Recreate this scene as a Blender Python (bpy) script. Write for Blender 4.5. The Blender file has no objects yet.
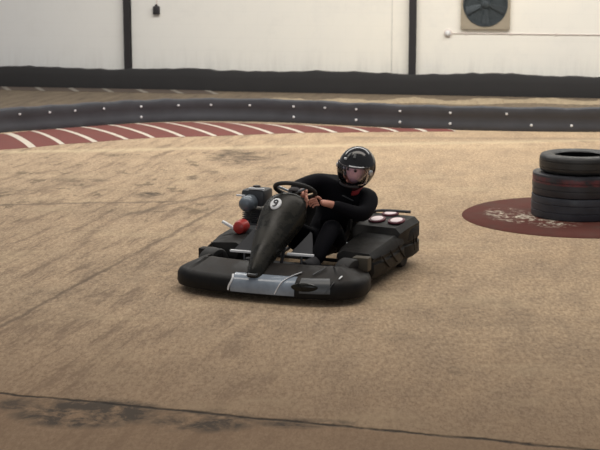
import bpy, bmesh, math, random
from mathutils import Vector, Matrix
random.seed(4)
sc = bpy.context.scene
C = sc.collection
PI = math.pi

# ------------------------------------------------------------------ camera
cam_d = bpy.data.cameras.new('camera'); cam = bpy.data.objects.new('camera', cam_d); C.objects.link(cam)
cam.location = (0, 0, 2.4)
cam.rotation_euler = (PI/2 - math.atan(275/1500), 0, 0)
cam_d.sensor_width = 36; cam_d.lens = 90; cam_d.clip_end = 200
cam_d.dof.use_dof = True; cam_d.dof.focus_distance = 10.0; cam_d.dof.aperture_fstop = 5.6
sc.camera = cam

# ------------------------------------------------------------------ light
w = bpy.data.worlds.new('hall_light'); sc.world = w; w.use_nodes = True
bg = w.node_tree.nodes['Background']; bg.inputs[0].default_value = (0.96, 0.96, 1.0, 1); bg.inputs[1].default_value = 0.25

def area(name, loc, target, sx, sy, power, col):
    d = bpy.data.lights.new(name, 'AREA'); d.shape = 'RECTANGLE'; d.size = sx; d.size_y = sy
    d.energy = power; d.color = col
    o = bpy.data.objects.new(name, d); C.objects.link(o); o.location = loc
    o.rotation_euler = (Vector(target) - Vector(loc)).to_track_quat('-Z', 'Y').to_euler()
    return o
area('rooflight_far', (1.5, 19.0, 7.0), (1.5, 20.5, 0), 16, 3.0, 1150, (1.0, 0.965, 0.90))
area('rooflight_near', (0.5, 11.5, 7.0), (0.5, 12.0, 0), 12, 2.0, 350, (1.0, 0.92, 0.82))
area('doorway_daylight', (-3.0, -6.0, 3.2), (0, 11, 0.3), 5, 3.6, 190, (0.92, 0.96, 1.0))

sc.view_settings.view_transform = 'Standard'; sc.view_settings.look = 'None'
sc.view_settings.gamma = 1; sc.view_settings.use_curve_mapping = False
sc.view_settings.exposure = 0.03

# ------------------------------------------------------------------ node helpers
class NT:
    def __init__(s, name, rough=0.6, metallic=0.0, spec=0.5):
        s.m = bpy.data.materials.new(name); s.m.use_nodes = True
        s.t = s.m.node_tree; s.n = s.t.nodes; s.b = s.n['Principled BSDF']
        s.b.inputs['Roughness'].default_value = rough; s.b.inputs['Metallic'].default_value = metallic
        s.b.inputs['Specular IOR Level'].default_value = spec
        s.tc = s.n.new('ShaderNodeTexCoord')
    def link(s, a, b): s.t.links.new(a, b)
    def put(s, sock, v):
        if v is None: return
        if isinstance(v, bpy.types.NodeSocket): s.link(v, sock)
        else: sock.default_value = v
    def mth(s, op, a, b=None, c=None, clamp=False):
        n = s.n.new('ShaderNodeMath'); n.operation = op; n.use_clamp = clamp
        for i, v in enumerate((a, b, c)): s.put(n.inputs[i], v) if v is not None else None
        return n.outputs[0]
    def mapping(s, scale=(1, 1, 1), rot=(0, 0, 0), loc=(0, 0, 0), src=None):
        n = s.n.new('ShaderNodeMapping'); s.link(src or s.tc.outputs['Object'], n.inputs[0])
        n.inputs['Scale'].default_value = scale; n.inputs['Rotation'].default_value = rot; n.inputs['Location'].default_value = loc
        return n.outputs[0]
    def noise(s, scale, detail=5, rough=0.6, vec=None, dist=0.0):
        n = s.n.new('ShaderNodeTexNoise'); n.inputs['Scale'].default_value = scale
        n.inputs['Detail'].default_value = detail; n.inputs['Roughness'].default_value = rough
        n.inputs['Distortion'].default_value = dist
        s.link(vec or s.tc.outputs['Object'], n.inputs['Vector']); return n.outputs['Fac']
    def ramp(s, f, lo, hi, a=0.0, b=1.0):
        n = s.n.new('ShaderNodeMapRange'); n.clamp = True
        s.put(n.inputs['Value'], f)
        n.inputs['From Min'].default_value = lo; n.inputs['From Max'].default_value = hi
        n.inputs['To Min'].default_value = a; n.inputs['To Max'].default_value = b
        return n.outputs[0]
    def mix(s, f, a, b):
        n = s.n.new('ShaderNodeMix'); n.data_type = 'RGBA'
        s.put(n.inputs[0], f)
        for i, v in ((6, a), (7, b)):
            if isinstance(v, tuple) and len(v) == 3: v = (*v, 1)
            s.put(n.inputs[i], v)
        return n.outputs[2]
    def col(s, v):
        s.put(s.b.inputs['Base Color'], (*v, 1) if isinstance(v, tuple) else v)
    def bump(s, h, strength, dist=0.01):
        n = s.n.new('ShaderNodeBump'); n.inputs['Strength'].default_value = strength; n.inputs['Distance'].default_value = dist
        s.link(h, n.inputs['Height']); s.link(n.outputs[0], s.b.inputs['Normal'])
    def xyz(s, src=None):
        n = s.n.new('ShaderNodeSeparateXYZ'); s.link(src or s.tc.outputs['Object'], n.inputs[0]); return n.outputs

def simple(name, c, rough=0.6, metallic=0.0, var=0.25, scale=14, bump=0.0, spec=0.5):
    t = NT(name, rough, metallic, spec)
    f = t.noise(scale, 5, 0.6)
    t.col(t.mix(f, tuple(x*(1-var) for x in c), tuple(min(1, x*(1+var)) for x in c)))
    r = t.ramp(f, 0.3, 0.7, max(0.02, rough-0.06), min(1, rough+0.06)); t.link(r, t.b.inputs['Roughness'])
    if bump: t.bump(t.noise(scale*6, 3, 0.6), bump, 0.004)
    return t.m

M = {}
# ------------------------------------------------------------------ floor material
def floor_material():
    t = NT('dusty_concrete', 0.93, spec=0.25)
    X, Y, Z = t.xyz()
    big = t.noise(0.55, 4, 0.55)
    mid = t.noise(3.0, 7, 0.72, vec=t.mapping((1.0, 0.55, 1)))
    fine = t.noise(40, 6, 0.82, vec=t.mapping((1.0, 0.36, 1)))
    speck = t.noise(60, 3, 0.7, vec=t.mapping((1.0, 0.32, 1), (0, 0, 0), (3, 1, 0)))
    c = t.mix(t.ramp(big, 0.35, 0.65), (0.450, 0.325, 0.205), (0.530, 0.390, 0.250))
    c = t.mix(t.ramp(X, 1.0, -3.0, 0, 0.6), c, (0.440, 0.330, 0.228))
    c = t.mix(t.ramp(mid, 0.38, 0.66, 0.0, 0.75), c, (0.305, 0.230, 0.158))
    c = t.mix(t.ramp(fine, 0.46, 0.62, 0, 0.58), c, (0.175, 0.118, 0.076))
    c = t.mix(t.ramp(fine, 0.50, 0.36, 0, 0.50), c, (0.62, 0.48, 0.33))
    c = t.mix(t.ramp(speck, 0.58, 0.68, 0, 0.60), c, (0.13, 0.094, 0.062))
    # dust scuffed along the karts' line (runs away from the camera, slightly to the right)
    st = t.noise(2.6, 7, 0.72, vec=t.mapping((3.2, 0.42, 1), (0, 0, 0), (0, 0, 0), t.mapping((1, 1, 1), (0, 0, 0.22))))
    left = t.ramp(X, 0.6, -1.2, 0.25, 1.0)
    c = t.mix(t.mth('MULTIPLY', t.ramp(st, 0.50, 0.62, 0, 0.70), left), c, (0.175, 0.125, 0.088))
    c = t.mix(t.mth('MULTIPLY', t.ramp(st, 0.46, 0.32, 0, 0.40), left), c, (0.50, 0.385, 0.265))
    pale = t.noise(1.3, 5, 0.62, vec=t.mapping((0.6, 1.2, 1), (0, 0, 0), (4, 2, 0)))
    c = t.mix(t.ramp(pale, 0.55, 0.72, 0, 0.45), c, (0.54, 0.425, 0.275))
    # scattered rubber marks between kerb and kart
    bl = t.noise(3.4, 6, 0.68, vec=t.mapping((1.0, 0.6, 1), (0, 0, 0), (7, 3, 0)))
    zone = t.mth('MULTIPLY', t.ramp(Y, 12.5, 14.0), t.ramp(Y, 18.8, 18.0))
    c = t.mix(t.mth('MULTIPLY', t.mth('MULTIPLY', t.ramp(bl, 0.575, 0.63, 0, .75), zone), left), c, (0.12, 0.092, 0.062))
    # browner slab before the joint; dimmer light toward the camera painted into the colour
    dj = t.mth('ADD', Y, t.mth('MULTIPLY', X, 0.311))
    c = t.mix(t.ramp(dj, 7.50, 7.40, 0, 0.45), c, (0.225, 0.140, 0.082))
    c = t.mix(t.ramp(dj, 9.8, 7.6, 0, 0.45), c, (0.26, 0.165, 0.098))
    # rubbered-in far lane behind the barrier
    fy = t.mth('ADD', Y, t.mth('MULTIPLY', t.mth('SUBTRACT', mid, .5), 1.0))
    c = t.mix(t.ramp(fy, 20.3, 21.8, 0, 0.80), c, t.mix(t.ramp(st, .4, .62), (0.150, 0.122, 0.088), (0.098, 0.080, 0.062)))
    # stains: (x, y, rx, ry, strength)
    nz = t.noise(5.5, 6, 0.72, dist=0.4)
    stains = [(-0.72, 17.5, 0.40, 0.75, 1.0), (-2.35, 15.65, .35, .38, .42), (-2.9, 15.0, .35, .3, .4), (-1.5, 14.75, .17, .22, 1.2), (-1.15, 15.9, .08, .2, .9), (-0.95, 16.3, .08, .15, .9), (-2.3, 15.7, .3, .2, .8),
              (-1.95, 13.9, .7, .3, .30), (-1.2, 11.2, .7, .45, .35), (-1.7, 10.1, .5, .5, .3), (3.66, 19.0, .12, .14, .8), (3.0, 19.05, .4, .12, .5),
              (-0.2, 16.6, .3, .2, .45), (1.8, 18.9, .5, .2, .3), (-1.12, 7.60, .40, .26, 1.8), (-1.45, 7.74, .35, .14, 1.0), (-0.50, 7.46, .30, .20, 1.4), (0.0, 7.42, .3, .09, 1.1),
              (0.62, 9.2, .14, .2, .3), (0.9, 8.4, .05, .12, .4), (-0.35, 17.9, .35, .3, .35), (-1.75, 17.6, .5, .2, .3), (1.2, 9.8, .5, .45, .25)]
    acc = None
    for (sx, sy, rx, ry, k) in stains:
        dx = t.mth('MULTIPLY', t.mth('SUBTRACT', X, sx), 1/rx); dy = t.mth('MULTIPLY', t.mth('SUBTRACT', Y, sy), 1/ry)
        r2 = t.mth('ADD', t.mth('MULTIPLY', dx, dx), t.mth('MULTIPLY', dy, dy))
        q = t.mth('MULTIPLY', t.mth('SUBTRACT', 1.25, r2, clamp=True), k)
        acc = q if acc is None else t.mth('MAXIMUM', acc, q)
    msk = t.mth('MULTIPLY', acc, t.ramp(nz, 0.38, 0.60))
    c = t.mix(t.mth('MULTIPLY', msk, 0.9), c, (0.085, 0.066, 0.050))
    # thin cracks with a wandering line, and the open slab joint near the camera
    def line(x0, y0, x1, y1, width, wob, wscale, a, b, soft=1.0):
        L = math.hypot(x1-x0, y1-y0); nx, ny = -(y1-y0)/L, (x1-x0)/L
        d = t.mth('ADD', t.mth('MULTIPLY', X, nx), t.mth('MULTIPLY', Y, ny))
        d = t.mth('SUBTRACT', d, nx*x0+ny*y0)
        wn = t.mth('MULTIPLY', t.mth('SUBTRACT', t.noise(wscale, 4, 0.7), 0.5), wob)
        d = t.mth('ABSOLUTE', t.mth('ADD', d, wn))
        m = t.ramp(d, width*0.5, width*(1+soft), 1, 0)
        lo, hi = t.ramp(X, a-0.15, a), t.ramp(X, b, b+0.15, 1, 0)
        return t.mth('MULTIPLY', m, t.mth('MULTIPLY', lo, hi))
    j = line(-1.652, 7.955, 1.418, 7.0, 0.013, 0.09, 3.0, -20, 20)
    c = t.mix(t.mth('MULTIPLY', j, t.ramp(t.noise(7, 3, .6), 0.3, 0.5, 0.45, 0.95)), c, (0.035, 0.028, 0.022))
    k1 = line(-2.9, 14.2, -1.3, 14.35, 0.03, 0.30, 1.6, -6, -1.2)
    k2 = line(-1.95, 13.1, -0.75, 14.9, 0.035, 0.35, 1.8, -1.6, -0.7)
    c = t.mix(t.mth('MULTIPLY', t.mth('MAXIMUM', k1, k2), 0.55), c, (0.13, 0.10, 0.075))
    k5 = line(-1.90, 9.60, -1.40, 11.5, 0.014, 0.10, 2.5, -1.95, -1.40)
    k6 = line(-1.30, 11.9, -0.75, 14.0, 0.02, 0.15, 2.5, -1.3, -0.8)
    c = t.mix(t.mth('MULTIPLY', t.mth('MAXIMUM', k5, k6), 0.6), c, (0.11, 0.08, 0.06))
    k3 = line(-3.2, 18.0, 4.5, 19.25, 0.10, 0.35, 1.3, -20, 20)
    c = t.mix(t.mth('MULTIPLY', k3, 0.30), c, (0.66, 0.55, 0.36))
    k4 = line(0.5, 19.4, 5.0, 19.2, 0.10, 0.4, 1.2, 0.6, 20)
    c = t.mix(t.mth('MULTIPLY', k4, 0.40), c, (0.17, 0.125, 0.09))
    t.col(c)
    h = t.mth('SUBTRACT', t.mth('ADD', t.mth('MULTIPLY', fine, 0.6), t.mth('MULTIPLY', speck, 0.4)), t.mth('MULTIPLY', j, 1.0))
    t.bump(h, 0.45, 0.012)
    return t.m
M['floor'] = floor_material()

def wall_material():
    t = NT('painted_blockwork', 0.85, spec=0.25)
    X, Y, Z = t.xyz()
    v = t.mapping((1, 1, 1), (PI/2, 0, 0))
    br = t.n.new('ShaderNodeTexBrick'); t.link(v, br.inputs['Vector'])
    br.inputs['Scale'].default_value = 1.0; br.inputs['Brick Width'].default_value = 0.44; br.inputs['Row Height'].default_value = 0.225
    br.inputs['Mortar Size'].default_value = 0.006; br.inputs['Mortar Smooth'].default_value = 0.4
    mort = br.outputs['Fac']
    big = t.noise(0.35, 4, 0.6); mid = t.noise(1.8, 6, 0.7)
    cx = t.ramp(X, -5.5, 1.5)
    base = t.mix(cx, (0.73, 0.735, 0.735), (0.95, 0.91, 0.81))  # paler, warmer right end: light from the right painted into the wall colour
    c = t.mix(t.ramp(big, 0.35, 0.7, 0, 0.5), base, (0.78, 0.77, 0.74))
    c = t.mix(t.ramp(mid, 0.52, 0.75, 0, 0.25), c, (0.66, 0.65, 0.62))
    c = t.mix(t.mth('MULTIPLY', mort, 0.05), c, (0.45, 0.44, 0.42))
    drip = t.noise(3, 5, 0.7, vec=t.mapping((2.5, 1, 0.3)))
    low = t.mth('MULTIPLY', t.ramp(Z, 0.35, 0.75, 1, 0), t.ramp(drip, 0.45, 0.65))
    c = t.mix(t.mth('MULTIPLY', low, 0.22), c, (0.48, 0.45, 0.41))
    t.col(c); t.bump(t.mth('SUBTRACT', mid, mort), 0.12, 0.006)
    return t.m
M['wall'] = wall_material()
M['steel_black'] = simple('black_painted_steel', (0.022, 0.020, 0.022), 0.55, scale=8)
M['barrier'] = simple('dull_black_plastic_barrier', (0.048, 0.050, 0.059), 0.5, var=0.35, scale=3.5, bump=0.2)
M['barrier_far'] = simple('dusty_black_rubber', (0.026, 0.025, 0.026), 0.85, var=0.4, scale=4, bump=0.3)
M['zinc'] = simple('zinc_bolt', (0.75, 0.77, 0.80), 0.4, 0.1, var=0.1)
M['kerb_red'] = simple('worn_red_kerb_paint', (0.150, 0.044, 0.036), 0.8, var=0.3, scale=6, bump=0.2)
M['kerb_white'] = simple('worn_white_kerb_paint', (0.54, 0.49, 0.41), 0.8, var=0.18, scale=9, bump=0.2)
M['far_red'] = simple('faded_kerb', (0.10, 0.075, 0.06), 0.9, var=0.3, scale=5)
M['far_white'] = simple('faded_white_kerb', (0.26, 0.235, 0.20), 0.9, var=0.2, scale=5)
M['dirt'] = simple('dry_dirt', (0.36, 0.285, 0.19), 0.95, var=0.4, scale=12, bump=0.5)

# ------------------------------------------------------------------ mesh helpers
def mesh_obj(name, bm, mats, parent=None, smooth=True, recalc=True):
    if recalc: bmesh.ops.recalc_face_normals(bm, faces=bm.faces)
    me = bpy.data.meshes.new(name); bm.to_mesh(me); bm.free()
    if not isinstance(mats, (list, tuple)): mats = [mats]
    for m in mats: me.materials.append(m)
    if smooth:
        for p in me.polygons: p.use_smooth = True
        try: me.set_sharp_from_angle(angle=math.radians(38))
        except Exception: pass
    o = bpy.data.objects.new(name, me); C.objects.link(o)
    if parent: o.parent = parent
    return o
def tag(o, label=None, cat=None, group=None, kind=None):
    if label: o['label'] = label
    if cat: o['category'] = cat
    if group: o['group'] = group
    if kind: o['kind'] = kind
    return o
def empty(name, loc, rz=0.0):
    o = bpy.data.objects.new(name, None); C.objects.link(o); o.location = loc; o.rotation_euler = (0, 0, rz)
    o.empty_display_size = 0.2
    return o
def box(bm, c, s, rot=None, bev=0.0, mi=0):
    g = bmesh.ops.create_cube(bm, size=1.0); vs = g['verts']
    bmesh.ops.scale(bm, vec=s, verts=vs)
    if rot is not None: bmesh.ops.transform(bm, matrix=rot.to_4x4(), verts=vs)
    bmesh.ops.translate(bm, vec=c, verts=vs)
    fs = list({f for v in vs for f in v.link_faces})
    for f in fs: f.material_index = mi
    if bev > 0:
        es = list({e for v in vs for e in v.link_edges})
        bmesh.ops.bevel(bm, geom=es, offset=bev, segments=2, affect='EDGES', profile=0.6)
    return vs
def ring(bm, pts): return [bm.verts.new(p) for p in pts]
def loft(bm, rings, closed=True, caps=True, mi=0):
    rs = [ring(bm, r) for r in rings]
    n = len(rs[0])
    for a, b in zip(rs[:-1], rs[1:]):
        for i in range(n if closed else n-1):
            f = bm.faces.new((a[i], a[(i+1) % n], b[(i+1) % n], b[i])); f.material_index = mi
    if caps and closed:
        for r in (rs[0], rs[-1]):
            f = bm.faces.new(r); f.material_index = mi
    return rs
def tube(bm, path, r, seg=10, closed=False, mi=0, flat=1.0):
    P = [Vector(p) for p in path]; n = len(P); rings = []
    up = None
    for i in range(n):
        if closed: d = (P[(i+1) % n] - P[i-1]).normalized()
        else: d = (P[min(i+1, n-1)] - P[max(i-1, 0)]).normalized()
        if up is None: up = Vector((0, 0, 1)) if abs(d.z) < 0.9 else Vector((1, 0, 0))
        a = d.cross(up).normalized(); b = a.cross(d).normalized(); up = b
        rr = r[i] if isinstance(r, (list, tuple)) else r
        rings.append([P[i] + a*math.cos(2*PI*k/seg)*rr + b*math.sin(2*PI*k/seg)*rr*flat for k in range(seg)])
    if closed:
        rs = [ring(bm, q) for q in rings]
        for i in range(n):
            a, b = rs[i], rs[(i+1) % n]
            for k in range(seg):
                f = bm.faces.new((a[k], a[(k+1) % seg], b[(k+1) % seg], b[k])); f.material_index = mi
    else: loft(bm, rings, True, True, mi)
def lathe(bm, prof, seg=48, mat=None, mi=0, close=False):
    """prof: (r, z) list turned about Z; mat: Matrix applied."""
    rs = []
    pts = list(prof)
    for k in range(seg):
        a = 2*PI*k/seg
        rs.append(ring(bm, [(r*math.cos(a), r*math.sin(a), z) for r, z in pts]))
    n = len(pts)
    for k in range(seg):
        a, b = rs[k], rs[(k+1) % seg]
        for i in range(n if close else n-1):
            f = bm.faces.new((a[i], b[i], b[(i+1) % n], a[(i+1) % n])); f.material_index = mi
    vs = [v for r in rs for v in r]
    bmesh.ops.remove_doubles(bm, verts=vs, dist=1e-5)
    vs = [v for v in vs if v.is_valid]
    if mat is not None: bmesh.ops.transform(bm, matrix=mat, verts=vs)
    return vs
def catmull(pts, sub=6, closed=False):
    P = [Vector(p) for p in pts]; n = len(P); out = []
    rng = range(n) if closed else range(n-1)
    for i in rng:
        p0 = P[i-1] if (closed or i > 0) else P[0]
        p1 = P[i]; p2 = P[(i+1) % n] if closed else P[i+1]
        p3 = P[(i+2) % n] if closed else P[min(i+2, n-1)]
        for s in range(sub):
            t = s/sub
            out.append(0.5*((2*p1) + (p2-p0)*t + (2*p0-5*p1+4*p2-p3)*t*t + (-p0+3*p1-3*p2+p3)*t**3))
    if not closed: out.append(P[-1])
    return out

# ------------------------------------------------------------------ setting: floor, back wall, stanchions
bm = bmesh.new(); box(bm, (1, 13.5, -0.1), (30, 37, 0.2))
tag(mesh_obj('floor', bm, M['floor'], smooth=False), 'dusty tan concrete floor of the kart hall', kind='structure')

WA = Vector((-5.382, 27.02)); WB = Vector((4.98, 24.97)); WD = (WB-WA).normalized(); WN = Vector((WD.y, -WD.x))  # WN points to camera
wrot = math.atan2(WD.y, WD.x)
WO = WA + WD*5.4
def wpt(s, out=0.0, z=0.0):            # s metres along the wall from its origin, out metres into the hall
    p = WO + WD*s + WN*out; return Vector((p.x, p.y, z))
bm = bmesh.new(); box(bm, (0, 0.15, 2.75), (27, 0.3, 5.5))
wall = mesh_obj('wall_back', bm, M['wall'], smooth=False); wall.location = wpt(0); wall.rotation_euler = (0, 0, wrot)
tag(wall, 'white painted blockwork wall at the back of the hall', kind='structure')

def along_at(px, z):                    # distance along the wall of the point on a sight line, worked out once
    a = (px-300)/1500; c = math.cos(math.atan(275/1500)); s_ = math.sin(math.atan(275/1500))
    lo, hi = -12, 12
    for _ in range(50):
        m = (lo+hi)/2; p = wpt(m); f = p.y*c - (z-2.4)*s_
        if p.x/f < a: lo = m
        else: hi = m
    return (lo+hi)/2
for i, s in enumerate((along_at(128.5, 1.0), along_at(413, 1.0))):
    bm = bmesh.new()
    for dx, dy, sx, sy in ((0, -0.006, 0.115, 0.012), (0, -0.104, 0.115, 0.012), (0, -0.055, 0.010, 0.09)):
        box(bm, (dx, dy, 2.7), (sx, sy, 5.4))
    o = mesh_obj('trim_%d' % (i+1), bm, M['steel_black'], smooth=False); o.location = wpt(s); o.rotation_euler = (0, 0, wrot)
    tag(o, ('black steel column against the left half of the white wall', 'black steel column beside the fan on the white wall')[i], kind='structure')

# black rubber barrier along the foot of the wall, its top edge worn and wavy
bm = bmesh.new(); rings = []
for i in range(181):
    s = -12 + i*24/180; h = 0.355 + 0.016*math.sin(s*2.3) + random.uniform(-.012, .012) 
    prof = [(0.14, 0.0), (0.34, 0.0), (0.35, 0.06), (0.345, 0.14), (0.35, 0.22), (0.335, h-0.03), (0.32, h), (0.14, h)]
    rings.append([wpt(s, o_, z) for o_, z in prof])
loft(bm, rings)
wb = tag(mesh_obj('wall_barrier', bm, M['barrier_far']), 'low black rubber barrier running along the foot of the white wall', 'barrier')
# faded kerb marks in front of it, at the left
bm = bmesh.new()
n = 0; s = -7.0
while s < -1.9:
    for wdt, mi in ((0.52, 0), (0.10, 1)):
        q = [wpt(s+0.15, .42, .001), wpt(s+wdt+0.15, .42, .001), wpt(s+wdt+.0, .42, .018), wpt(s, .42, .018)]
        a = [wpt(s, .40, .02), wpt(s+wdt, .40, .02), wpt(s+wdt+.28, .85, .006), wpt(s+.28, .85, .006)]
        f = bm.faces.new(ring(bm, a)); f.material_index = mi
        s += wdt
bmesh.ops.remove_doubles(bm, verts=bm.verts, dist=1e-4)
g = bmesh.ops.extrude_face_region(bm, geom=list(bm.faces)); bmesh.ops.translate(bm, vec=(0, 0, -0.02), verts=[v for v in g['geom'] if isinstance(v, bmesh.types.BMVert)])
for v in bm.verts: v.co.z = max(v.co.z, 0.0005)
tag(mesh_obj('faded_kerb', bm, [M['far_red'], M['far_white']], smooth=False), 'faded brown kerb with pale dashes at the foot of the wall barrier', 'kerb')

# ------------------------------------------------------------------ near barrier (curved, low black plastic) with zinc bolts
bl = [(-7.5, 16.6), (-5.6, 18.45), (-4.0, 19.893), (-3.609, 20.175), (-3.194, 20.464), (-2.781, 20.762), (-2.353, 21.02), (-1.889, 21.21), (-1.427, 21.30), (-0.711, 21.25),
      (0.0, 21.05), (0.694, 20.74), (1.371, 20.464), (2.036, 20.255), (2.696, 20.118), (3.357, 20.039), (4.022, 20.0), (5.5, 19.98), (8.5, 20.1)]
bc = catmull([(x, y, 0) for x, y in bl], 8)
bm = bmesh.new(); rings = []; bh = []
for i, p in enumerate(bc):
    d = (bc[min(i+1, len(bc)-1)] - bc[max(i-1, 0)]).normalized(); nrm = Vector((d.y, -d.x, 0))
    h = 0.315 + 0.006*math.sin(i*0.7) + 0.004*random.uniform(-1, 1)
    prof = [(0, 0), (0.012, 0.05), (-0.004, 0.09), (-0.004, 0.20), (0.012, 0.25), (0.0, h-0.012), (-0.02, h), (-0.13, h), (-0.15, h-0.02), (-0.15, 0)]
    rings.append([p + nrm*o_ + Vector((0, 0, z)) for o_, z in prof]); bh.append((p, nrm))
loft(bm, rings)
nb = tag(mesh_obj('track_barrier', bm, M['barrier']), 'long low black barrier curving behind the red and white kerb, with small pale bolts', 'barrier')
def bolt(x, z, px_slope=0):
    # nearest barrier point at world x / depth ratio
    best = min(bh, key=lambda q: abs(q[0].x/q[0].y - x))
    p = best[0] + best[1]*0.004; p = p.copy(); p.z = z
    m = bmesh.new(); q = best[1].to_track_quat('Z', 'Y').to_matrix().to_4x4()
    lathe(m, [(0, 0.012), (0.009, 0.012), (0.010, 0.008), (0.018, 0.006), (0.019, 0.0), (0, 0.0)], 14, Matrix.Translation(p) @ q)
    mesh_obj('bolt', m, M['zinc'], nb)
for px, zz in ((15, 1), (45, 1), (74, 1), (103, 1), (141, 2), (176, 1), (210, 1), (250, 1), (294, 2), (326, 1), (360, 2), (399, 2), (454, 2), (511, 1), (532, 0), (578, 0)):
    x = (px-300)/1500/1.01
    if zz in (1, 2): bolt(x, 0.235)
    if zz in (0, 2): bolt(x, 0.085)

# ------------------------------------------------------------------ near kerb: red with slanted white bars
inn = [(-6.6, 17.0), (-5.4, 18.4), (-4.55, 19.2), (-3.891, 19.85), (-3.613, 20.118), (-3.317, 20.35), (-3.008, 20.58), (-2.65, 20.82), (-2.299, 20.99), (-1.915, 21.11), (-1.49, 21.14), (-1.03, 21.07), (-0.561, 20.96), (-0.042, 20.8), (0.446, 20.63), (0.937, 20.45), (1.431, 20.27), (1.9, 20.15)]
out = [(-6.0, 15.6), (-4.9, 16.9), (-3.95, 17.95), (-3.303, 18.40), (-2.981, 18.70), (-2.598, 18.93), (-2.233, 19.20), (-1.908, 19.36), (-1.527, 19.47), (-1.115, 19.56), (-0.765, 19.66), (-0.372, 19.80), (0.027, 19.90), (0.467, 19.93), (0.898, 19.98), (1.3, 20.02), (1.685, 20.04), (2.1, 20.06)]
bm = bmesh.new()
K = len(inn)-1; fine = 12
I = catmull([(x, y, 0) for x, y in inn], fine); O = catmull([(x, y, 0) for x, y in out], fine)
V = []
for a, b in zip(I, O):
    row = []
    for k in range(7):
        u = k/6; p = a.lerp(b, u); p.z = 0.004 + 0.030*math.sin(PI*min(1, (1-u)*1.1+0.0))**0.6 * 0.8 if 0 < k < 6 else 0.002
        p.z = 0.003 + 0.026*(math.sin(PI*u) ** 0.7 if 0 < u < 1 else 0)
        row.append(bm.verts.new(p))
    V.append(row)
for i in range(len(V)-1):
    ph = (i % fine)
    for k in range(6):
        f = bm.faces.new((V[i][k], V[i+1][k], V[i+1][k+1], V[i][k+1])); f.material_index = 1 if ph in (0, 11) else 0
lo = [bm.verts.new((r[0].co.x, r[0].co.y, 0.0)) for r in V]; lo2 = [bm.verts.new((r[6].co.x, r[6].co.y, 0.0)) for r in V]
for i in range(len(V)-1):
    bm.faces.new((V[i][0], lo[i], lo[i+1], V[i+1][0])); bm.faces.new((V[i][6], V[i+1][6], lo2[i+1], lo2[i]))
tag(mesh_obj('kerb', bm, [M['kerb_red'], M['kerb_white']]), 'red kerb with slanted white bars curving along the black track barrier', 'kerb')

# dry dirt lying along the far lane
bm = bmesh.new(); rings = []
for i in range(150):
    x = -0.5 + i*5.6/149; e = min(1, i/14, (149-i)/14)
    y0 = 23.75 + .12*math.sin(i*.13) + random.uniform(-.03, .03); wd = .75 + .2*math.sin(i*.21+1) + random.uniform(-.05, .05)
    hh = (0.022 + 0.03*abs(math.sin(i*0.37)*math.sin(i*0.11+1)) + random.uniform(0, .01))*e + .002
    rings.append([(x, y0, 0), (x, y0+.1, hh), (x, y0+wd*.5, hh*.9), (x, y0+wd, 0)])
loft(bm, rings, True, True)
tag(mesh_obj('dirt_heap', bm, M['dirt']), 'line of dry tan dirt on the far lane in front of the wall barrier', 'dirt', kind='stuff')

# ------------------------------------------------------------------ things on the wall
M['fan_box'] = simple('dusty_fan_frame', (0.36, 0.31, 0.235), 0.85, var=0.15, scale=10)
M['fan_dark'] = simple('dark_fan_metal', (0.055, 0.068, 0.075), 0.55, 0.2, var=0.3, scale=7)
M['fan_blade'] = simple('grey_fan_blade', (0.075, 0.09, 0.10), 0.5, 0.3, var=0.3)
fs0, fs1 = along_at(461, 1.2), along_at(510, 1.2); fw = fs1-fs0; fz = 1.10+fw/2
fan = empty('extractor_fan', wpt((fs0+fs1)/2, 0.0, fz), wrot)
tag(fan, 'round dark extractor fan in a square beige frame on the white wall', 'fan')
R_ = fw*0.455
bm = bmesh.new()
N = 48; f_o = []; f_i = []
for zf in (-0.075, 0.0):
    for k in range(N):
        a = 2*PI*k/N; c, s = math.cos(a), math.sin(a); m = max(abs(c), abs(s))
        f_o.append(bm.verts.new((fw/2*c/m, zf, fw/2*s/m))); f_i.append(bm.verts.new((R_*c, zf, R_*s)))
for k in range(N):
    j = (k+1) % N
    bm.faces.new((f_o[k], f_o[j], f_i[j], f_i[k])); bm.faces.new((f_o[N+k], f_i[N+k], f_i[N+j], f_o[N+j]))
    bm.faces.new((f_o[k], f_o[N+k], f_o[N+j], f_o[j])); bm.faces.new((f_i[k], f_i[j], f_i[N+j], f_i[N+k]))
mesh_obj('frame', bm, M['fan_box'], fan, smooth=False)
RX = Matrix.Rotation(PI/2, 4, 'X')
bm = bmesh.new(); lathe(bm, [(R_, 0.085), (R_, 0.0), (0, 0.0), (0, .004), (R_-.012, 0.004), (R_-.012, 0.085)], 48, RX, close=True)
mesh_obj('housing', bm, M['fan_dark'], fan)
bm = bmesh.new(); lathe(bm, [(0, 0.070), (0.05, 0.066), (0.075, 0.05), (0.08, 0.0), (0, 0)], 28, RX)
mesh_obj('hub', bm, M['fan_blade'], fan)
for k in range(5):
    bm = bmesh.new(); rg = []
    for j in range(6):
        r = 0.07 + (R_-0.10)*j/5; wd = 0.06 + 0.10*j/5; tw = 0.6 - 0.3*j/5; pts = []
        for u, v in ((-.5, -.004), (0, .004), (.5, -.004), (.5, .002), (0, .010), (-.5, .002)):
            x = u*wd; pts.append((r, -0.035 - (x*math.sin(tw)*0.35+v), x*math.cos(tw)))
        rg.append(pts)
    loft(bm, rg); bmesh.ops.rotate(bm, cent=(0, 0, 0), matrix=Matrix.Rotation(2*PI*k/5+.3, 3, 'Y'), verts=bm.verts)
    mesh_obj('blade', bm, M['fan_blade'], fan)
bm = bmesh.new()
for r in (0.10, 0.19, 0.28, R_-0.02):
    tube(bm, [(r*math.cos(2*PI*k/40), -0.088, r*math.sin(2*PI*k/40)) for k in range(40)], 0.004, 6, True)
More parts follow.
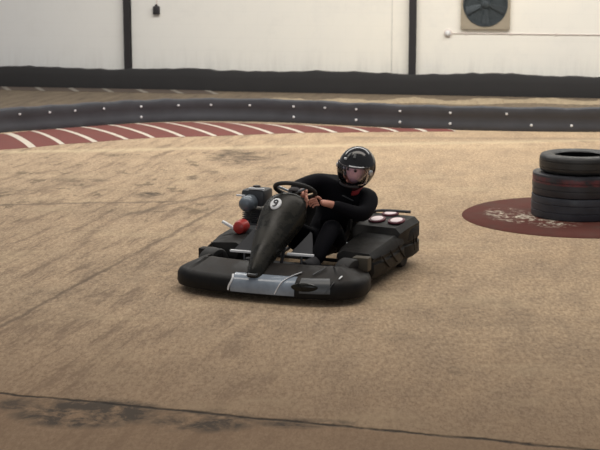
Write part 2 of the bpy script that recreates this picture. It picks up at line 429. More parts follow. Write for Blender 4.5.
for k in range(8):
    a = PI*k/8; tube(bm, [(-(R_-.01)*math.cos(a), -0.088, -(R_-.01)*math.sin(a)), ((R_-.01)*math.cos(a), -0.088, (R_-.01)*math.sin(a))], 0.004, 6)
mesh_obj('guard', bm, M['fan_dark'], fan)

M['white_plastic'] = simple('white_plastic', (0.78, 0.78, 0.78), 0.35, var=0.08)
M['pipe_pink'] = simple('pinkish_painted_pipe', (0.72, 0.64, 0.60), 0.8, var=0.1)
M['dark_plastic'] = simple('dark_plastic', (0.035, 0.03, 0.032), 0.55)
s = along_at(448, 1.0)
lamp = empty('bulkhead_fitting', wpt(s, 0.0, 1.02), wrot); tag(lamp, 'small round white fitting on the wall at the left end of the thin pipe', 'wall fitting')
bm = bmesh.new(); lathe(bm, [(0, 0.03), (0.05, 0.03), (0.068, 0.018), (0.07, 0.0), (0, 0)], 24, RX); mesh_obj('base', bm, M['pipe_pink'], lamp)
bm = bmesh.new(); lathe(bm, [(0, 0.085), (0.025, 0.08), (0.042, 0.062), (0.048, 0.03), (0, 0.03)], 24, RX); mesh_obj('cover', bm, M['white_plastic'], lamp)
bm = bmesh.new(); e = along_at(600, 1.0)+1.5
tube(bm, [(s+.075-s, -0.010, 0.0), (e-s, -0.010, 0.0)], 0.009, 8)
for q in range(7):
    box(bm, (0.3+q*0.75, -0.012, 0), (0.02, 0.024, 0.045), bev=.003)
o = mesh_obj('conduit_pipe', bm, M['pipe_pink']); o.location = wpt(s, 0, 1.02); o.rotation_euler = (0, 0, wrot)
tag(o, 'thin pinkish pipe running along the white wall below the fan', 'pipe')
s = along_at(157, 1.3)
bm = bmesh.new(); box(bm, (0, -0.035, 0), (0.115, 0.07, 0.145), bev=.012); box(bm, (0, -0.03, 0.085), (0.04, 0.035, 0.035), bev=.005)
sw = empty('junction_box', wpt(s, 0.0, 1.365), wrot); tag(sw, 'small black electrical box on the white wall right of the left column', 'electrical box')
mesh_obj('box_body', bm, M['dark_plastic'], sw)
bm = bmesh.new(); box(bm, (0, -0.074, 0), (0.085, 0.008, 0.11), bev=.003); mesh_obj('cover_plate', bm, M['steel_black'], sw)
bm = bmesh.new(); tube(bm, [(0, -0.012, 0.1), (0.004, -0.012, 0.8), (0, -0.012, 2.6)], 0.008, 8); mesh_obj('cable', bm, M['pipe_pink'], sw)
s = along_at(392, 1.0)
bm = bmesh.new(); box(bm, (0, -0.006, 1.7), (0.014, 0.010, 2.8), bev=.002)
o = mesh_obj('cable_duct', bm, simple('cream_duct', (0.74, 0.72, 0.67), 0.7)); o.location = wpt(s, 0, 0); o.rotation_euler = (0, 0, wrot)
tag(o, 'thin cream vertical cable duct on the wall just left of the right column', 'cable duct')

# ------------------------------------------------------------------ tyre stack on its red painted disc
TX, TY = 2.53, 13.5
def disc_material():
    t = NT('worn_red_disc', 0.9, spec=.15)
    X, Y, Z = t.xyz()
    f = t.noise(7, 5, 0.65); c = t.mix(f, (0.085, 0.028, 0.022), (0.125, 0.043, 0.034))
    c = t.mix(t.ramp(t.noise(3, 5, .7), .45, .7, 0, .6), c, (0.085, 0.055, 0.045))
    acc = None
    for (px, py, rx, ry) in ((-0.64, 0.02, 0.20, 0.34), (-0.50, -0.16, 0.30, 0.30), (-0.30, -0.46, .24, .20)):
        dx = t.mth('MULTIPLY', t.mth('SUBTRACT', X, px), 1/rx); dy = t.mth('MULTIPLY', t.mth('SUBTRACT', Y, py), 1/ry)
        q = t.mth('SUBTRACT', 1.3, t.mth('ADD', t.mth('MULTIPLY', dx, dx), t.mth('MULTIPLY', dy, dy)), clamp=True)
        acc = q if acc is None else t.mth('MAXIMUM', acc, q)
    m = t.mth('MULTIPLY', acc, t.ramp(t.noise(9, 6, .75, dist=.5), 0.50, 0.60))
    c = t.mix(m, c, (0.56, 0.51, 0.41)); t.col(c); t.bump(f, .3, .005)
    return t.m
M['disc'] = disc_material()
bm = bmesh.new(); lathe(bm, [(0, 0.0), (1.045, 0.0), (1.045, 0.004), (1.01, 0.022), (0.0, 0.024)], 96)
o = mesh_obj('rubber_mat', bm, M['disc']); o.location = (TX, TY, 0)
tag(o, 'round dull red mat with worn pale patches under the tyre stack', 'mat')
def tyre_mat(name, c, band=None):
    t = NT(name, 0.45)
    X, Y, Z = t.xyz(); f = t.noise(6, 6, 0.7)
    col = t.mix(t.ramp(f, .35, .75, 0, .8), c, tuple(min(1, x*1.9+.01) for x in c))
    if band:
        z0, z1, bc_ = band
        m = t.mth('MULTIPLY', t.ramp(Z, z0-.01, z0), t.ramp(Z, z1, z1+.01, 1, 0))
        m = t.mth('MULTIPLY', m, t.ramp(t.noise(4, 5, .7), .36, .52, 0, .75))
        m = t.mth('MULTIPLY', m, t.ramp(t.mth('MULTIPLY', X, 1.0), 0.05, -0.05))
        col = t.mix(m, col, bc_)
    t.col(col); t.link(t.ramp(f, .3, .7, .32, .6), t.b.inputs['Roughness']); t.bump(t.noise(40, 3, .6), .15, .004)
    return t.m
def tyre(R, H, rh, mat, z, label, sq=1, x=TX, y=TY, rot=0.0, tread=True):
    bm = bmesh.new()
    def wall_p(s):
        return [(rh, s*H*0.36), (rh+0.012, s*H*0.43), (rh+0.05, s*H*0.47), (R*0.80, s*H*0.5)] + ([(R*0.96, s*H*0.497), (R*0.995, s*H*0.475)] if sq else [(R*0.90, s*H*0.475), (R*0.965, s*H*0.42), (R*.99, s*H*.33)])
    up = wall_p(1); dn = wall_p(-1)
    tr = []
    for q in (0.38, 0.22, 0.19, 0.02, -0.02, -0.19, -0.22, -0.38):
        tr.append((R if abs(q) not in (0.2,) else R-.01, q*H))
    grooves = [(R, (.44 if sq else .26)*H), (R+.001, .20*H), (R-.004, .185*H), (R-.004, .155*H), (R+.002, .14*H), (R+.002, -.14*H), (R-.004, -.155*H), (R-.004, -.185*H), (R+.001, -.20*H), (R, -(.44 if sq else .26)*H)]
    prof = up + grooves + dn[::-1]
    inner = [(rh+0.02, -H*.30), (R*.86, -H*.34), (R*.93, 0), (R*.86, H*.34), (rh+0.02, H*.30)]
    lathe(bm, prof+inner, 72, close=True)
    o = mesh_obj('tyre', bm, mat); o.location = (x, y, z+H/2); o.rotation_euler = (0, 0, rot)
    tag(o, label, 'tyre', 'tyres in the stack'); return o
mt_low = tyre_mat('scuffed_rubber_blue_sheen', (0.020, 0.023, 0.031))  # bluish sheen on the bottom tyre is painted into its base colour
mt_mid = tyre_mat('scuffed_rubber_red_band', (0.016, 0.017, 0.022), (0.02, 0.07, (0.16, 0.022, 0.026)))
mt_top = tyre_mat('dull_grey_black_rubber', (0.014, 0.014, 0.014))
tyre(0.415, 0.200, 0.22, mt_low, 0.0245, 'wide black tyre at the bottom of the stack, lying on the red mat')
tyre(0.410, 0.196, 0.22, mt_mid, 0.225, 'wide black tyre with a red painted band, in the middle of the stack', rot=0.3)
tyre(0.356, 0.172, 0.22, mt_top, 0.4215, 'smaller black tyre on top of the stack', sq=0, x=TX+.005, rot=1.1)

# ------------------------------------------------------------------ KART (local: x forward, y kart's left, z up; origin under nose)
YAW = math.radians(21.5)
def black(name, c=(0.009, 0.009, 0.009), rough=0.50, dust=(0.045, 0.038, 0.032), amt=0.35, spec=.16):
    t = NT(name, rough, 0.0, spec); X, Y, Z = t.xyz()
    f = t.noise(6, 6, .7); c2 = t.mix(t.ramp(f, .45, .75, 0, amt), c, dust); t.col(c2)
    t.link(t.ramp(f, .4, .7, rough-.08, rough+.2), t.b.inputs['Roughness']); t.bump(t.noise(30, 3, .6), .08, .004)
    return t.m
M['k_black'] = black('dusty_black_kart_plastic')
M['k_fair'] = black('black_fairing_plastic', (0.014, 0.014, 0.012), 0.28, (0.07, 0.06, 0.038), .4)
M['k_deck'] = black('dusty_black_bumper_top', (0.016, 0.014, 0.013), 0.5, (0.07, 0.058, 0.047), .5)
M['k_panel'] = simple('slate_panel_daylight_tint', (0.25, 0.295, 0.35), 0.2, var=0.5, scale=9)  # blue-grey plastic, its base colour lightened to carry the daylight reflection
M['k_white'] = simple('white_sticker', (0.78, 0.80, 0.82), 0.4, var=0.06)
M['k_pink'] = simple('pinkish_white_sticker', (0.90, 0.76, 0.78), 0.45, var=0.08)
M['k_maroon'] = simple('maroon_sticker_edge', (0.11, 0.015, 0.03), 0.5, var=0.2)
M['k_red'] = simple('red_engine_cover', (0.42, 0.035, 0.03), 0.35, var=0.2)
M['k_metal'] = simple('brushed_metal', (0.50, 0.53, 0.56), 0.35, 0.7, var=0.15)
M['k_filter'] = simple('blue_grey_filter', (0.15, 0.18, 0.21), 0.4, 0.3, var=0.2)
M['k_engine'] = simple('dark_engine_casting', (0.05, 0.055, 0.06), 0.45, 0.4, var=0.3)
M['k_plate'] = simple('grey_foot_plate', (0.045, 0.047, 0.052), 0.7, var=0.15)
M['k_tube'] = simple('black_frame_tube', (0.03, 0.03, 0.033), 0.35, 0.2)
M['k_rubber'] = simple('kart_tyre_rubber', (0.018, 0.018, 0.018), 0.7, bump=.2)
M['k_grey'] = simple('grey_plastic', (0.06, 0.065, 0.07), 0.4, var=0.15)
M['k_olive'] = simple('worn_olive_corner', (0.055, 0.045, 0.028), 0.6, var=0.3, scale=20)

kart = empty('go_kart', (-0.315, 10.13, 0.0), -PI/2 - YAW)
tag(kart, 'black rental go-kart with number 9 on its front fairing, driven by a person in black', 'go-kart')
def part(name, bm, mat, parent=None, **k): return mesh_obj(name, bm, mat, parent or kart, **k)

# front bumper: closed section swept round the nose
plan = [(-0.56, -0.66), (-0.45, -0.70), (-0.30, -0.715), (-0.18, -0.68), (-0.09, -0.58), (-0.035, -0.42), (-0.008, -0.22), (0, 0)]
plan = plan + [(x, -y) for x, y in plan[-2::-1]]
PC = catmull([(x, y, 0) for x, y in plan], 6)
def plan_n(i):
    d = (PC[min(i+1, len(PC)-1)] - PC[max(i-1, 0)]).normalized(); return Vector((-d.y, d.x, 0))   # inward
def bprof(i):
    t_ = 1.0
    return [(0.05, .035), (0.010, .045), (0.0, .070), (0.004, .125), (0.022, .150), (0.05, .163), (0.13, .195), (0.22, .232), (0.255, .232), (0.265, .20), (0.265, .06), (0.20, .04)]
bm = bmesh.new(); rings = []
for i, p in enumerate(PC):
    n_ = plan_n(i)
    if n_.dot(Vector((-0.4, 0, 0)) - p) < 0: n_ = -n_
    rings.append([p + n_*(a*(1 if abs(p.y) < .6 else .85)) + Vector((0, 0, z)) for a, z in bprof(i)])
rs = loft(bm, rings)
for f in bm.faces:
    c = f.calc_center_median()
    f.material_index = 1 if (f.normal.z if False else 0) else 0
bm.normal_update()
for f in bm.faces:
    if abs(f.normal.z) > 0.7 and f.calc_center_median().z > 0.16: f.material_index = 1
bump_o = part('front_bumper', bm, [M['k_black'], M['k_deck']])
def on_face(idx, a, z):                 # point on the outer face of the bumper
    n_ = plan_n(idx)
    if n_.dot(Vector((-0.4, 0, 0)) - PC[idx]) < 0: n_ = -n_
    return PC[idx] + n_*a + Vector((0, 0, z))
def idx_of(y): return min(range(len(PC)), key=lambda i: abs(PC[i].y-y) + (1 if PC[i].x < -.3 else 0))
def face_patch(y0, y1, zz, mat, name, off=0.006, parent=None, zslope=0.0):
    """sheet with thickness following the bumper; zz = list of (inset, z)"""
    i0, i1 = sorted((idx_of(y0), idx_of(y1))); bm = bmesh.new(); rg = []
    for i in range(i0, i1+1):
        outer = [on_face(i, a-off, z) for a, z in zz]; inner = [on_face(i, a+0.004, z-0.001) for a, z in zz]
        rg.append(outer + inner[::-1])
    loft(bm, rg); return part(name, bm, mat, parent)
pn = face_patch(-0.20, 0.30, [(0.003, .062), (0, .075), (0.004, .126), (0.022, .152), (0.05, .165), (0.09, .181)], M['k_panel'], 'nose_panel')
pn2 = face_patch(0.31, 0.52, [(0.002, .085), (0.004, .126), (0.022, .152), (0.05, .165), (0.08, .177)], M['k_grey'], 'badge_panel')
# recessed dark oval grip in the panel and pale edge strokes
def stroke(pts, r, mat, name, parent):
    bm = bmesh.new(); tube(bm, catmull(pts, 5), r, 8, flat=.5); return part(name, bm, mat, parent)
def bf(y, a, z):
    i = idx_of(y)
    # interpolate exactly along y
    j = i+1 if (i+1 < len(PC) and (PC[i+1].y-y)*(PC[i].y-y) <= 0) else i-1
    j = max(0, min(len(PC)-1, j)); den = (PC[j].y-PC[i].y); t_ = 0 if abs(den) < 1e-6 else (y-PC[i].y)/den
    return on_face(i, a, z).lerp(on_face(j, a, z), max(0, min(1, t_)))
stroke([bf(-.20, -.008, .070), bf(-.195, -.006, .10), bf(-.18, -.004, .128), bf(-.175, .016, .156), bf(-.19, .05, .172)], .007, M['k_white'], 'pale_stroke', pn)
stroke([bf(.15, -.008, .070), bf(.165, -.006, .10), bf(.18, -.004, .128), bf(.20, .016, .156), bf(.23, .06, .176), bf(.27, .10, .192), bf(.31, .13, .204)], .008, M['k_white'], 'pale_stroke', pn)
bm = bmesh.new(); cen = bf(.36, .000, .128)
dirv = (bf(.44, 0, .145)-bf(.28, 0, .145)).normalized(); nrm = Vector((0, 0, 1)).cross(dirv)
rot = Matrix((dirv, Vector((0, 0, 1)), dirv.cross(Vector((0, 0, 1))))).transposed().to_4x4()
lathe(bm, [(0, .014), (.07, .012), (.09, .006), (.095, -.004), (0, -.004)], 32, Matrix.Translation(cen) @ rot @ Matrix.Diagonal((1, .32, 1, 1)))
part('oval_recess', bm, M['k_fair'], pn2)
stroke([bf(.50, -.006, .09), bf(.53, -.002, .130), bf(.56, .03, .165)], .004, M['k_grey'], 'thin_stripe', bump_o)
stroke([bf(.40, .11, .196), bf(.50, .20, .234)], .005, M['k_grey'], 'thin_stripe', bump_o)
stroke([bf(.60, .06, .178), bf(.63, .09, .190)], .007, M['k_white'], 'bumper_clip', bump_o)

# side pods
def sidepod(s):
    bm = bmesh.new(); rings = []
    for x, yo, yi, zt, zb in ((-.60, .60, .40, .20, .10), (-.64, .655, .37, .262, .075), (-.80, .672, .35, .285, .07), (-1.05, .678, .34, .300, .07), (-1.28, .675, .35, .315, .075), (-1.38, .65, .38, .31, .09)):
        pr = [(yi, zb), (yo-.03, zb), (yo, zb+.05), (yo, zb+.11), (yo-.012, zb+.125), (yo-.012, zb+.14), (yo, zb+.155), (yo-.01, zt-.03), (yo-.04, zt), (yi+.05, zt+.012), (yi, zt-.02)]
        rings.append([(x, s*y, z) for y, z in pr])
    loft(bm, rings); o = part('side_pod', bm, M['k_black'])
    bm = bmesh.new()
    for k in range(3):
        x0 = -.76-.19*k
        tube(bm, catmull([(x0, s*.676, .235), (x0-.05, s*.680, .19), (x0-.15, s*.682, .125)], 4), .007, 6)
    part('rib', bm, M['k_deck'], o); return o
pl = sidepod(1); pr_ = sidepod(-1)
# corner connector at the front left corner
bm = bmesh.new(); box(bm, (-.53, .60, .215), (.085, .12, .10), bev=.012); part('bumper_bracket', bm, M['k_olive'])
bm = bmesh.new(); box(bm, (-.53, -.60, .20), (.085, .12, .09), bev=.012); part('bumper_bracket', bm, M['k_deck'])

# rear bumper wrapping round the rear wheels
rp = [(-1.33, -.66), (-1.44, -.69), (-1.60, -.69), (-1.71, -.65), (-1.78, -.52), (-1.80, 0), (-1.78, .52), (-1.71, .65), (-1.60, .69), (-1.44, .69), (-1.33, .66)]
RC = catmull([(x, y, 0) for x, y in rp], 6); bm = bmesh.new(); rings = []
for i, p in enumerate(RC):
    d = (RC[min(i+1, len(RC)-1)] - RC[max(i-1, 0)]).normalized(); n_ = Vector((-d.y, d.x, 0))
    if n_.dot(Vector((-1.4, 0, 0))-p) < 0: n_ = -n_
    rings.append([p + n_*a + Vector((0, 0, z)) for a, z in ((.02, .09), (0, .11), (0, .19), (.012, .20), (.012, .22), (0, .23), (0, .30), (.02, .33), (.06, .335), (.085, .31), (.085, .11), (.06, .09))])
loft(bm, rings); rb = part('rear_bumper', bm, M['k_black'])
bm = bmesh.new()
for k in range(2):
    x0 = -1.45-.07*k; tube(bm, catmull([(x0, .684, .29), (x0-.02, .690, .24), (x0-.04, .690, .14)], 4), .007, 6)
part('rib', bm, M['k_black'], rb)

# floor tray, frame rails, axles, wheels
bm = bmesh.new(); box(bm, (-.62, 0, .055), (.95, .64, .008), bev=.003); part('floor_tray', bm, M['k_grey'])
bm = bmesh.new()
for s in (-1, 1):
    tube(bm, catmull([(-.16, s*.22, .075), (-.5, s*.30, .07), (-1.0, s*.33, .07), (-1.68, s*.33, .10)], 5), .016, 8)
    tube(bm, catmull([(-.60, s*.32, .07), (-.68, s*.50, .10), (-1.0, s*.58, .11), (-1.25, s*.50, .10), (-1.3, s*.34, .08)], 5), .012, 8)
for x in (-.2, -.7, -1.2, -1.7): tube(bm, [(x, -.31, .075), (x, .31, .075)], .014, 8)
part('frame', bm, M['k_tube'])
bm = bmesh.new(); tube(bm, [(-1.50, -.58, .14), (-1.50, .58, .14)], .02, 12); part('rear_axle', bm, M['k_metal'])
bm = bmesh.new(); tube(bm, [(-.46, -.46, .13), (-.46, -.30, .10), (-.46, .30, .10), (-.46, .46, .13)], .014, 10); part('front_axle', bm, M['k_tube'])
def wheel(x, y, R, W, steer=0):
    e = bmesh.new(); m = Matrix.Translation((x, y, R)) @ Matrix.Rotation(steer, 4, 'Z') @ RX
    lathe(e, [(R*.5, -W*.42), (R*.75, -W*.5), (R*.93, -W*.47), (R, -W*.36), (R, W*.36), (R*.93, W*.47), (R*.75, W*.5), (R*.5, W*.42), (R*.55, 0)], 40, m, close=True)
    t_ = part('wheel', e, M['k_rubber'])
    e = bmesh.new(); lathe(e, [(0, -W*.2), (R*.2, -W*.25), (R*.3, -W*.1), (R*.46, -W*.12), (R*.52, -W*.42), (R*.56, -W*.40), (R*.56, W*.40), (R*.52, W*.42), (R*.46, W*.12), (R*.3, W*.1), (R*.2, W*.25), (0, W*.2)], 32, m)
    part('rim', e, M['k_metal'], t_)
wheel(-.46, .525, .13, .12, -.25); wheel(-.46, -.525, .13, .12, -.25)
wheel(-1.50, .52, .14, .19); wheel(-1.50, -.52, .14, .19)

# pedals
for y_, x_ in ((-.235, -.36), (.19, -.40)):
    bm = bmesh.new(); tube(bm, [(x_+.05, y_, .07), (x_, y_, .17), (x_-.01, y_, .28)], .010, 8); pd = part('pedal', bm, M['k_tube'])
    bm = bmesh.new(); loft(bm, [[(x_+o_, y_-.085, .275), (x_+o_, y_+.085, .275), (x_+o_-.05, y_+.070, .34), (x_+o_-.10, y_+.045, .41), (x_+o_-.11, y_+.03, .42), (x_+o_-.09, y_-.02, .36)] for o_ in (0, .008)])
    part('foot_plate', bm, M['k_plate'], pd)
    bm = bmesh.new(); box(bm, (x_+.012, y_, .275), (.030, .20, .016), bev=.004); part('white_edge', bm, M['k_white'], pd)

# steering fairing (tall narrow hood rising back from the nose to the steering wheel)
fair = [  # x, half width, z, y centre
    (-.030, .058, .150, -.03), (-.09, .064, .205, -.035), (-.20, .080, .290, -.045), (-.32, .108, .375, -.05), (-.44, .140, .455, -.045), (-.55, .168, .548, -.035), (-.64, .168, .618, -.025), (-.70, .145, .652, -.015)]
bm = bmesh.new(); rings = []
for i, (x, hw, z, yc) in enumerate(fair):
    nx, nz = 0.5, 0.86
    dep = .030 + .017*i
    top = []
    for k in range(9):
        u = -1 + 2*k/8; top.append((x + nx*(.03*(1-u*u)), yc+hw*u, z + nz*(.045*(1-u*u)) - .02*abs(u)**3))
    bot = [(x-.02, yc+hw*.92, z-dep*1.2), (x-.05, yc+hw*.6, z-dep*1.7), (x-.05, yc-hw*.6, z-dep*1.7), (x-.02, yc-hw*.92, z-dep*1.2)]
    rings.append(top+bot)
loft(bm, rings)
fo = part('front_fairing', bm, M['k_fair'])
sd = fo.modifiers.new('round', 'SUBSURF'); sd.levels = 1; sd.render_levels = 2
# number disc and figure 9
A = Vector((-.48, -.01, .475+.04)); B = Vector((-.58, -.01, .532+.04)); back = (B-A).normalized(); nrm = Vector((0, -1, 0)).cross(back).normalized()
if nrm.x < 0: nrm = -nrm
side = Vector((0, 1, 0))
back = (Vector((-.60, 0, .587)) - Vector((-.50, 0, .507))).normalized(); nrm = Vector((-back.z, 0, back.x)); nrm = nrm if nrm.z > 0 else -nrm
NC = Vector((-.575, -.065, .568)) + nrm*.045
Rn = Matrix((side, back, nrm)).transposed().to_4x4()
if Rn.determinant() < 0: Rn = Matrix((side, back, -nrm)).transposed().to_4x4()
bm = bmesh.new(); lathe(bm, [(0, .006), (.036, .004), (.042, -.002), (.042, -.014), (0, -.014)], 32, Matrix.Translation(NC) @ Matrix((side, back, nrm)).transposed().to_4x4() @ Matrix.Diagonal((1, 1.25, 1, 1)))
nd = part('number_disc', bm, M['k_white'], fo)
bm = bmesh.new()
loop = [(.014*math.cos(a), .013+.015*math.sin(a)) for a in [2*PI*k/20 for k in range(20)]]
tube(bm, [NC + side*u + back*v + nrm*.0075 for u, v in loop],   .0052, 6, True)
tail = [(.014, .013), (.014, .0), (.010, -.018), (-.002, -.030), (-.012, -.030)]
tube(bm, catmull([NC + side*u + back*v + nrm*.0075 for u, v in tail], 4),   .0052, 6)
part('number_nine', bm, M['dark_plastic'], fo)
# fairing stays and small headlamp-like clips on its left flank
bm = bmesh.new(); box(bm, (-.035, -.03, .187), (.05, .07, .014), bev=.004); part('fairing_clip', bm, M['k_grey'], fo)

# steering column + wheel
SW = Vector((-.80, -.015, .665)); sn = Vector((.48, 0, -.877)).normalized()     # column axis pointing down/forward
axu = Vector((0, 1, 0)); axv = sn.cross(axu).normalized()
def swp(r, a, o=0): return SW + axu*(r*math.cos(a)) + axv*(r*math.sin(a)) - sn*o
bm = bmesh.new(); tube(bm, [swp(.150, 2*PI*k/40) for k in range(40)], .016, 10, True)
st = part('steering_wheel', bm, M['k_rubber'])
bm = bmesh.new()
for a in (PI/6, PI*5/6, -PI/2): tube(bm, [swp(.02, a, -.02), swp(.14, a)], .010, 8)
part('spoke', bm, M['k_metal'], st)
bm = bmesh.new(); m = Matrix.Translation(SW+sn*.02) @ (-sn).to_track_quat('Z', 'Y').to_matrix().to_4x4(); lathe(bm, [(0, .03), (.04, .03), (.05, .015), (.05, 0), (0, 0)], 24, m); part('hub', bm, M['dark_plastic'], st)
bm = bmesh.new(); tube(bm, [SW+sn*.02, SW+sn*.34, SW + sn*.62], .013, 10); part('steering_column', bm, M['k_tube'])

# seat: bucket shell
bm = bmesh.new(); rings = []
prof = [(-1.02, .16, .17, .07), (-1.12, .11, .19, .11), (-1.28, .10, .20, .16), (-1.42, .13, .205, .20), (-1.52, .22, .21, .20), (-1.59, .36, .20, .17), (-1.64, .50, .17, .10)]
for i, (x, z, hw, rim) in enumerate(prof):
    r_o = []; r_i = []
    for k in range(11):
        a = -1 + 2*k/10; q = abs(a)**2.6
        dx, dz = (0, 1) if i < 4 else ((.75, .35) if i == 4 else (1, .15))
        r_o.append((x+dx*rim*q, hw*math.sin(a*PI/2)*1.0, z+dz*rim*q)); r_i.append((x+dx*rim*q+.008*dx, (hw-.012)*math.sin(a*PI/2), z+dz*rim*q+.012*(1-q)))
    rings.append(r_o + r_i[::-1])
loft(bm, rings); part('seat', bm, M['k_black'])

# engine on the kart's right (left in the picture): red cover, metal recoil, fuel tank
eng = None
bm = bmesh.new(); box(bm, (-1.22, -.50, .24), (.24, .22, .20), bev=.025)
for k in range(7): box(bm, (-1.22, -.50, .35+.014*k), (.20-.006*k, .17, .007), bev=.002)
eng = part('engine', bm, M['k_engine'])
bm = bmesh.new(); m = Matrix.Translation((-1.04, -.50, .50)) @ Matrix.Rotation(PI/2, 4, 'Y')
lathe(bm, [(0, .07), (.030, .068), (.052, .05), (.060, .02), (.060, -.06), (0, -.06)], 28, m); part('air_filter', bm, M['k_filter'], eng)
bm = bmesh.new(); m = Matrix.Translation((-.88, -.49, .345)) @ Matrix.Rotation(PI/2, 4, 'Y')
lathe(bm, [(0, .05), (.026, .05), (.044, .04), (.052, .015), (.055, -.05), (0, -.05)], 28, m); part('fan_cover', bm, M['k_red'], eng)
bm = bmesh.new(); box(bm, (-.90, -.60, .35), (.03, .11, .020), rot=Matrix.Rotation(-.45, 3, 'X'), bev=.006); part('engine_lever', bm, M['k_white'], eng)
bm = bmesh.new(); box(bm, (-1.20, -.49, .53), (.20, .19, .13), bev=.03); part('fuel_tank', bm, M['k_engine'], eng)
bm = bmesh.new(); box(bm, (-1.12, -.46, .602), (.02, .13, .014), bev=.004); part('tank_strip', bm, M['k_white'], eng)
bm = bmesh.new(); m = Matrix.Translation((-1.22, -.5, .59)); lathe(bm, [(0, .025), (.028, .022), (.03, 0), (0, 0)], 20, m); part('fuel_cap', bm, M['dark_plastic'], eng)
bm = bmesh.new(); box(bm, (-1.08, -.575, .55), (.016, .07, .014), bev=.004); part('tank_strip', bm, M['k_white'], eng)
bm = bmesh.new(); tube(bm, catmull([(-1.30, -.42, .38), (-1.45, -.40, .40), (-1.55, -.40, .36), (-1.66, -.38, .33)], 5), [.03]*6+[.045]*10, 12); part('exhaust', bm, M['k_engine'], eng)
bm = bmesh.new(); box(bm, (-.98, -.44, .26), (.16, .16, .15), bev=.03); part('clutch_guard', bm, M['k_grey'], eng)

# cover over the left rear corner with three pale oval stickers
bm = bmesh.new(); rings = []
for x, zt, yo, yi in ((-1.14, .30, .63, .32), (-1.20, .365, .66, .29), (-1.40, .385, .675, .28), (-1.64, .385, .675, .28), (-1.69, .35, .65, .32)):
    rings.append([(x, yi, .22), (x, yo, .22), (x, yo+.01, zt-.05), (x, yo-.03, zt-.01), (x, yi+.03, zt), (x, yi, zt-.03)])
loft(bm, rings); cv = part('engine_cover', bm, M['k_black'])
for (x, y, z) in ((-1.37, .43, .388), (-1.37, .585, .386), (-1.62, .455, .391)):
    tl = Matrix.Rotation(.06 if x > -1.4 else .0, 4, 'Y')
    bm = bmesh.new(); lathe(bm, [(0, .003), (.066, .002), (.068, -.008), (0, -.008)], 28, Matrix.Translation((x, y, z)) @ tl @ Matrix.Diagonal((1.35, .95, 1, 1)))
    e_ = part('oval_sticker', bm, M['k_maroon'], cv)
    bm = bmesh.new(); lathe(bm, [(0, .006), (.046, .005), (.048, 0), (0, 0)], 28, Matrix.Translation((x, y, z)) @ tl @ Matrix.Diagonal((1.5, .95, 1, 1)))
    part('sticker_face', bm, M['k_pink'], e_)
bm = bmesh.new(); tube(bm, catmull([(-1.54, .28, .36), (-1.64, .34, .40), (-1.68, .60, .40)], 5), .012, 8); part('rear_hoop', bm, M['k_tube'])

# ------------------------------------------------------------------ DRIVER
M['suit'] = simple('black_racing_suit', (0.0045, 0.0045, 0.007), 0.85, var=0.4, scale=9, bump=.5, spec=.15)
M['skin'] = simple('skin', (0.60, 0.27, 0.19), 0.5, var=0.12, scale=12)
M['jeans'] = simple('dark_grey_shoe_fabric', (0.03, 0.03, 0.034), 0.85, var=.2, scale=20)
M['helmet'] = simple('glossy_black_helmet', (0.014, 0.014, 0.016), 0.12, var=0.3)
M['collar_red'] = simple('red_collar', (0.30, 0.02, 0.025), 0.7)

def skin_mesh(name, chains, mat, parent, sub=2, extra=None):
    """chains: list of (points [(co, r)], links [(i, j)])"""
    me = bpy.data.meshes.new('tmp'); vs = []; es = []; rad = []; roots = []
    for pts, links in chains:
        o_ = len(vs); roots.append(o_)
        for co, r in pts: vs.append(co); rad.append(r)
        es += [(a+o_, b+o_) for a, b in links]
    me.from_pydata(vs, es, []); tmp = bpy.data.objects.new('tmp', me); C.objects.link(tmp)
    sk = tmp.modifiers.new('s', 'SKIN'); sk.use_smooth_shade = True
    me.skin_vertices[0] if me.skin_vertices else None
    if not me.skin_vertices:
        bm = bmesh.new(); bm.from_mesh(me); bm.verts.layers.skin.verify(); bm.to_mesh(me); bm.free()
    for i, r in enumerate(rad):
        rr = r if isinstance(r, tuple) else (r, r); me.skin_vertices[0].data[i].radius = rr
        me.skin_vertices[0].data[i].use_root = i in roots
    ss = tmp.modifiers.new('u', 'SUBSURF'); ss.levels = sub; ss.render_levels = sub
    dg = bpy.context.evaluated_depsgraph_get(); dg.update()
    ev = bpy.data.meshes.new_from_object(tmp.evaluated_get(dg)); bpy.data.objects.remove(tmp)
    bm = bmesh.new(); bm.from_mesh(ev); bpy.data.meshes.remove(ev)
    if extra: extra(bm)
    return mesh_obj(name, bm, mat, parent, recalc=False)
def chain(pts): return (pts, [(i, i+1) for i in range(len(pts)-1)])

# driver frame has the same axes as the kart; origin on the seat
drv = empty('person', kart.location, kart.rotation_euler.z)
tag(drv, 'person in a black suit and black helmet steering the go-kart, leaning to one side', 'person')
pel = Vector((-1.32, .03, .22)); waist = Vector((-1.35, .075, .37)); chest = Vector((-1.31, .165, .54)); neck = Vector((-1.24, .245, .655))
head = Vector((-1.17, .33, .795))
shR = Vector((-1.22, .02, .675)); shL = Vector((-1.27, .415, .56))
elR = Vector((-1.03, -.10, .64)); elL = Vector((-1.05, .425, .46))
wrR = Vector((-.86, .02, .645)); wrL = Vector((-.925, .22, .555))
hR = Vector((-.815, .055, .615)); hL = Vector((-.865, .155, .575))
hipR = Vector((-1.28, -.085, .20)); hipL = Vector((-1.28, .125, .20))
knR = Vector((-.92, -.21, .42)); knL = Vector((-.93, .225, .39))
anR = Vector((-.63, -.235, .15)); anL = Vector((-.67, .185, .15))
toR = Vector((-.51, -.24, .19)); toL = Vector((-.55, .185, .19))

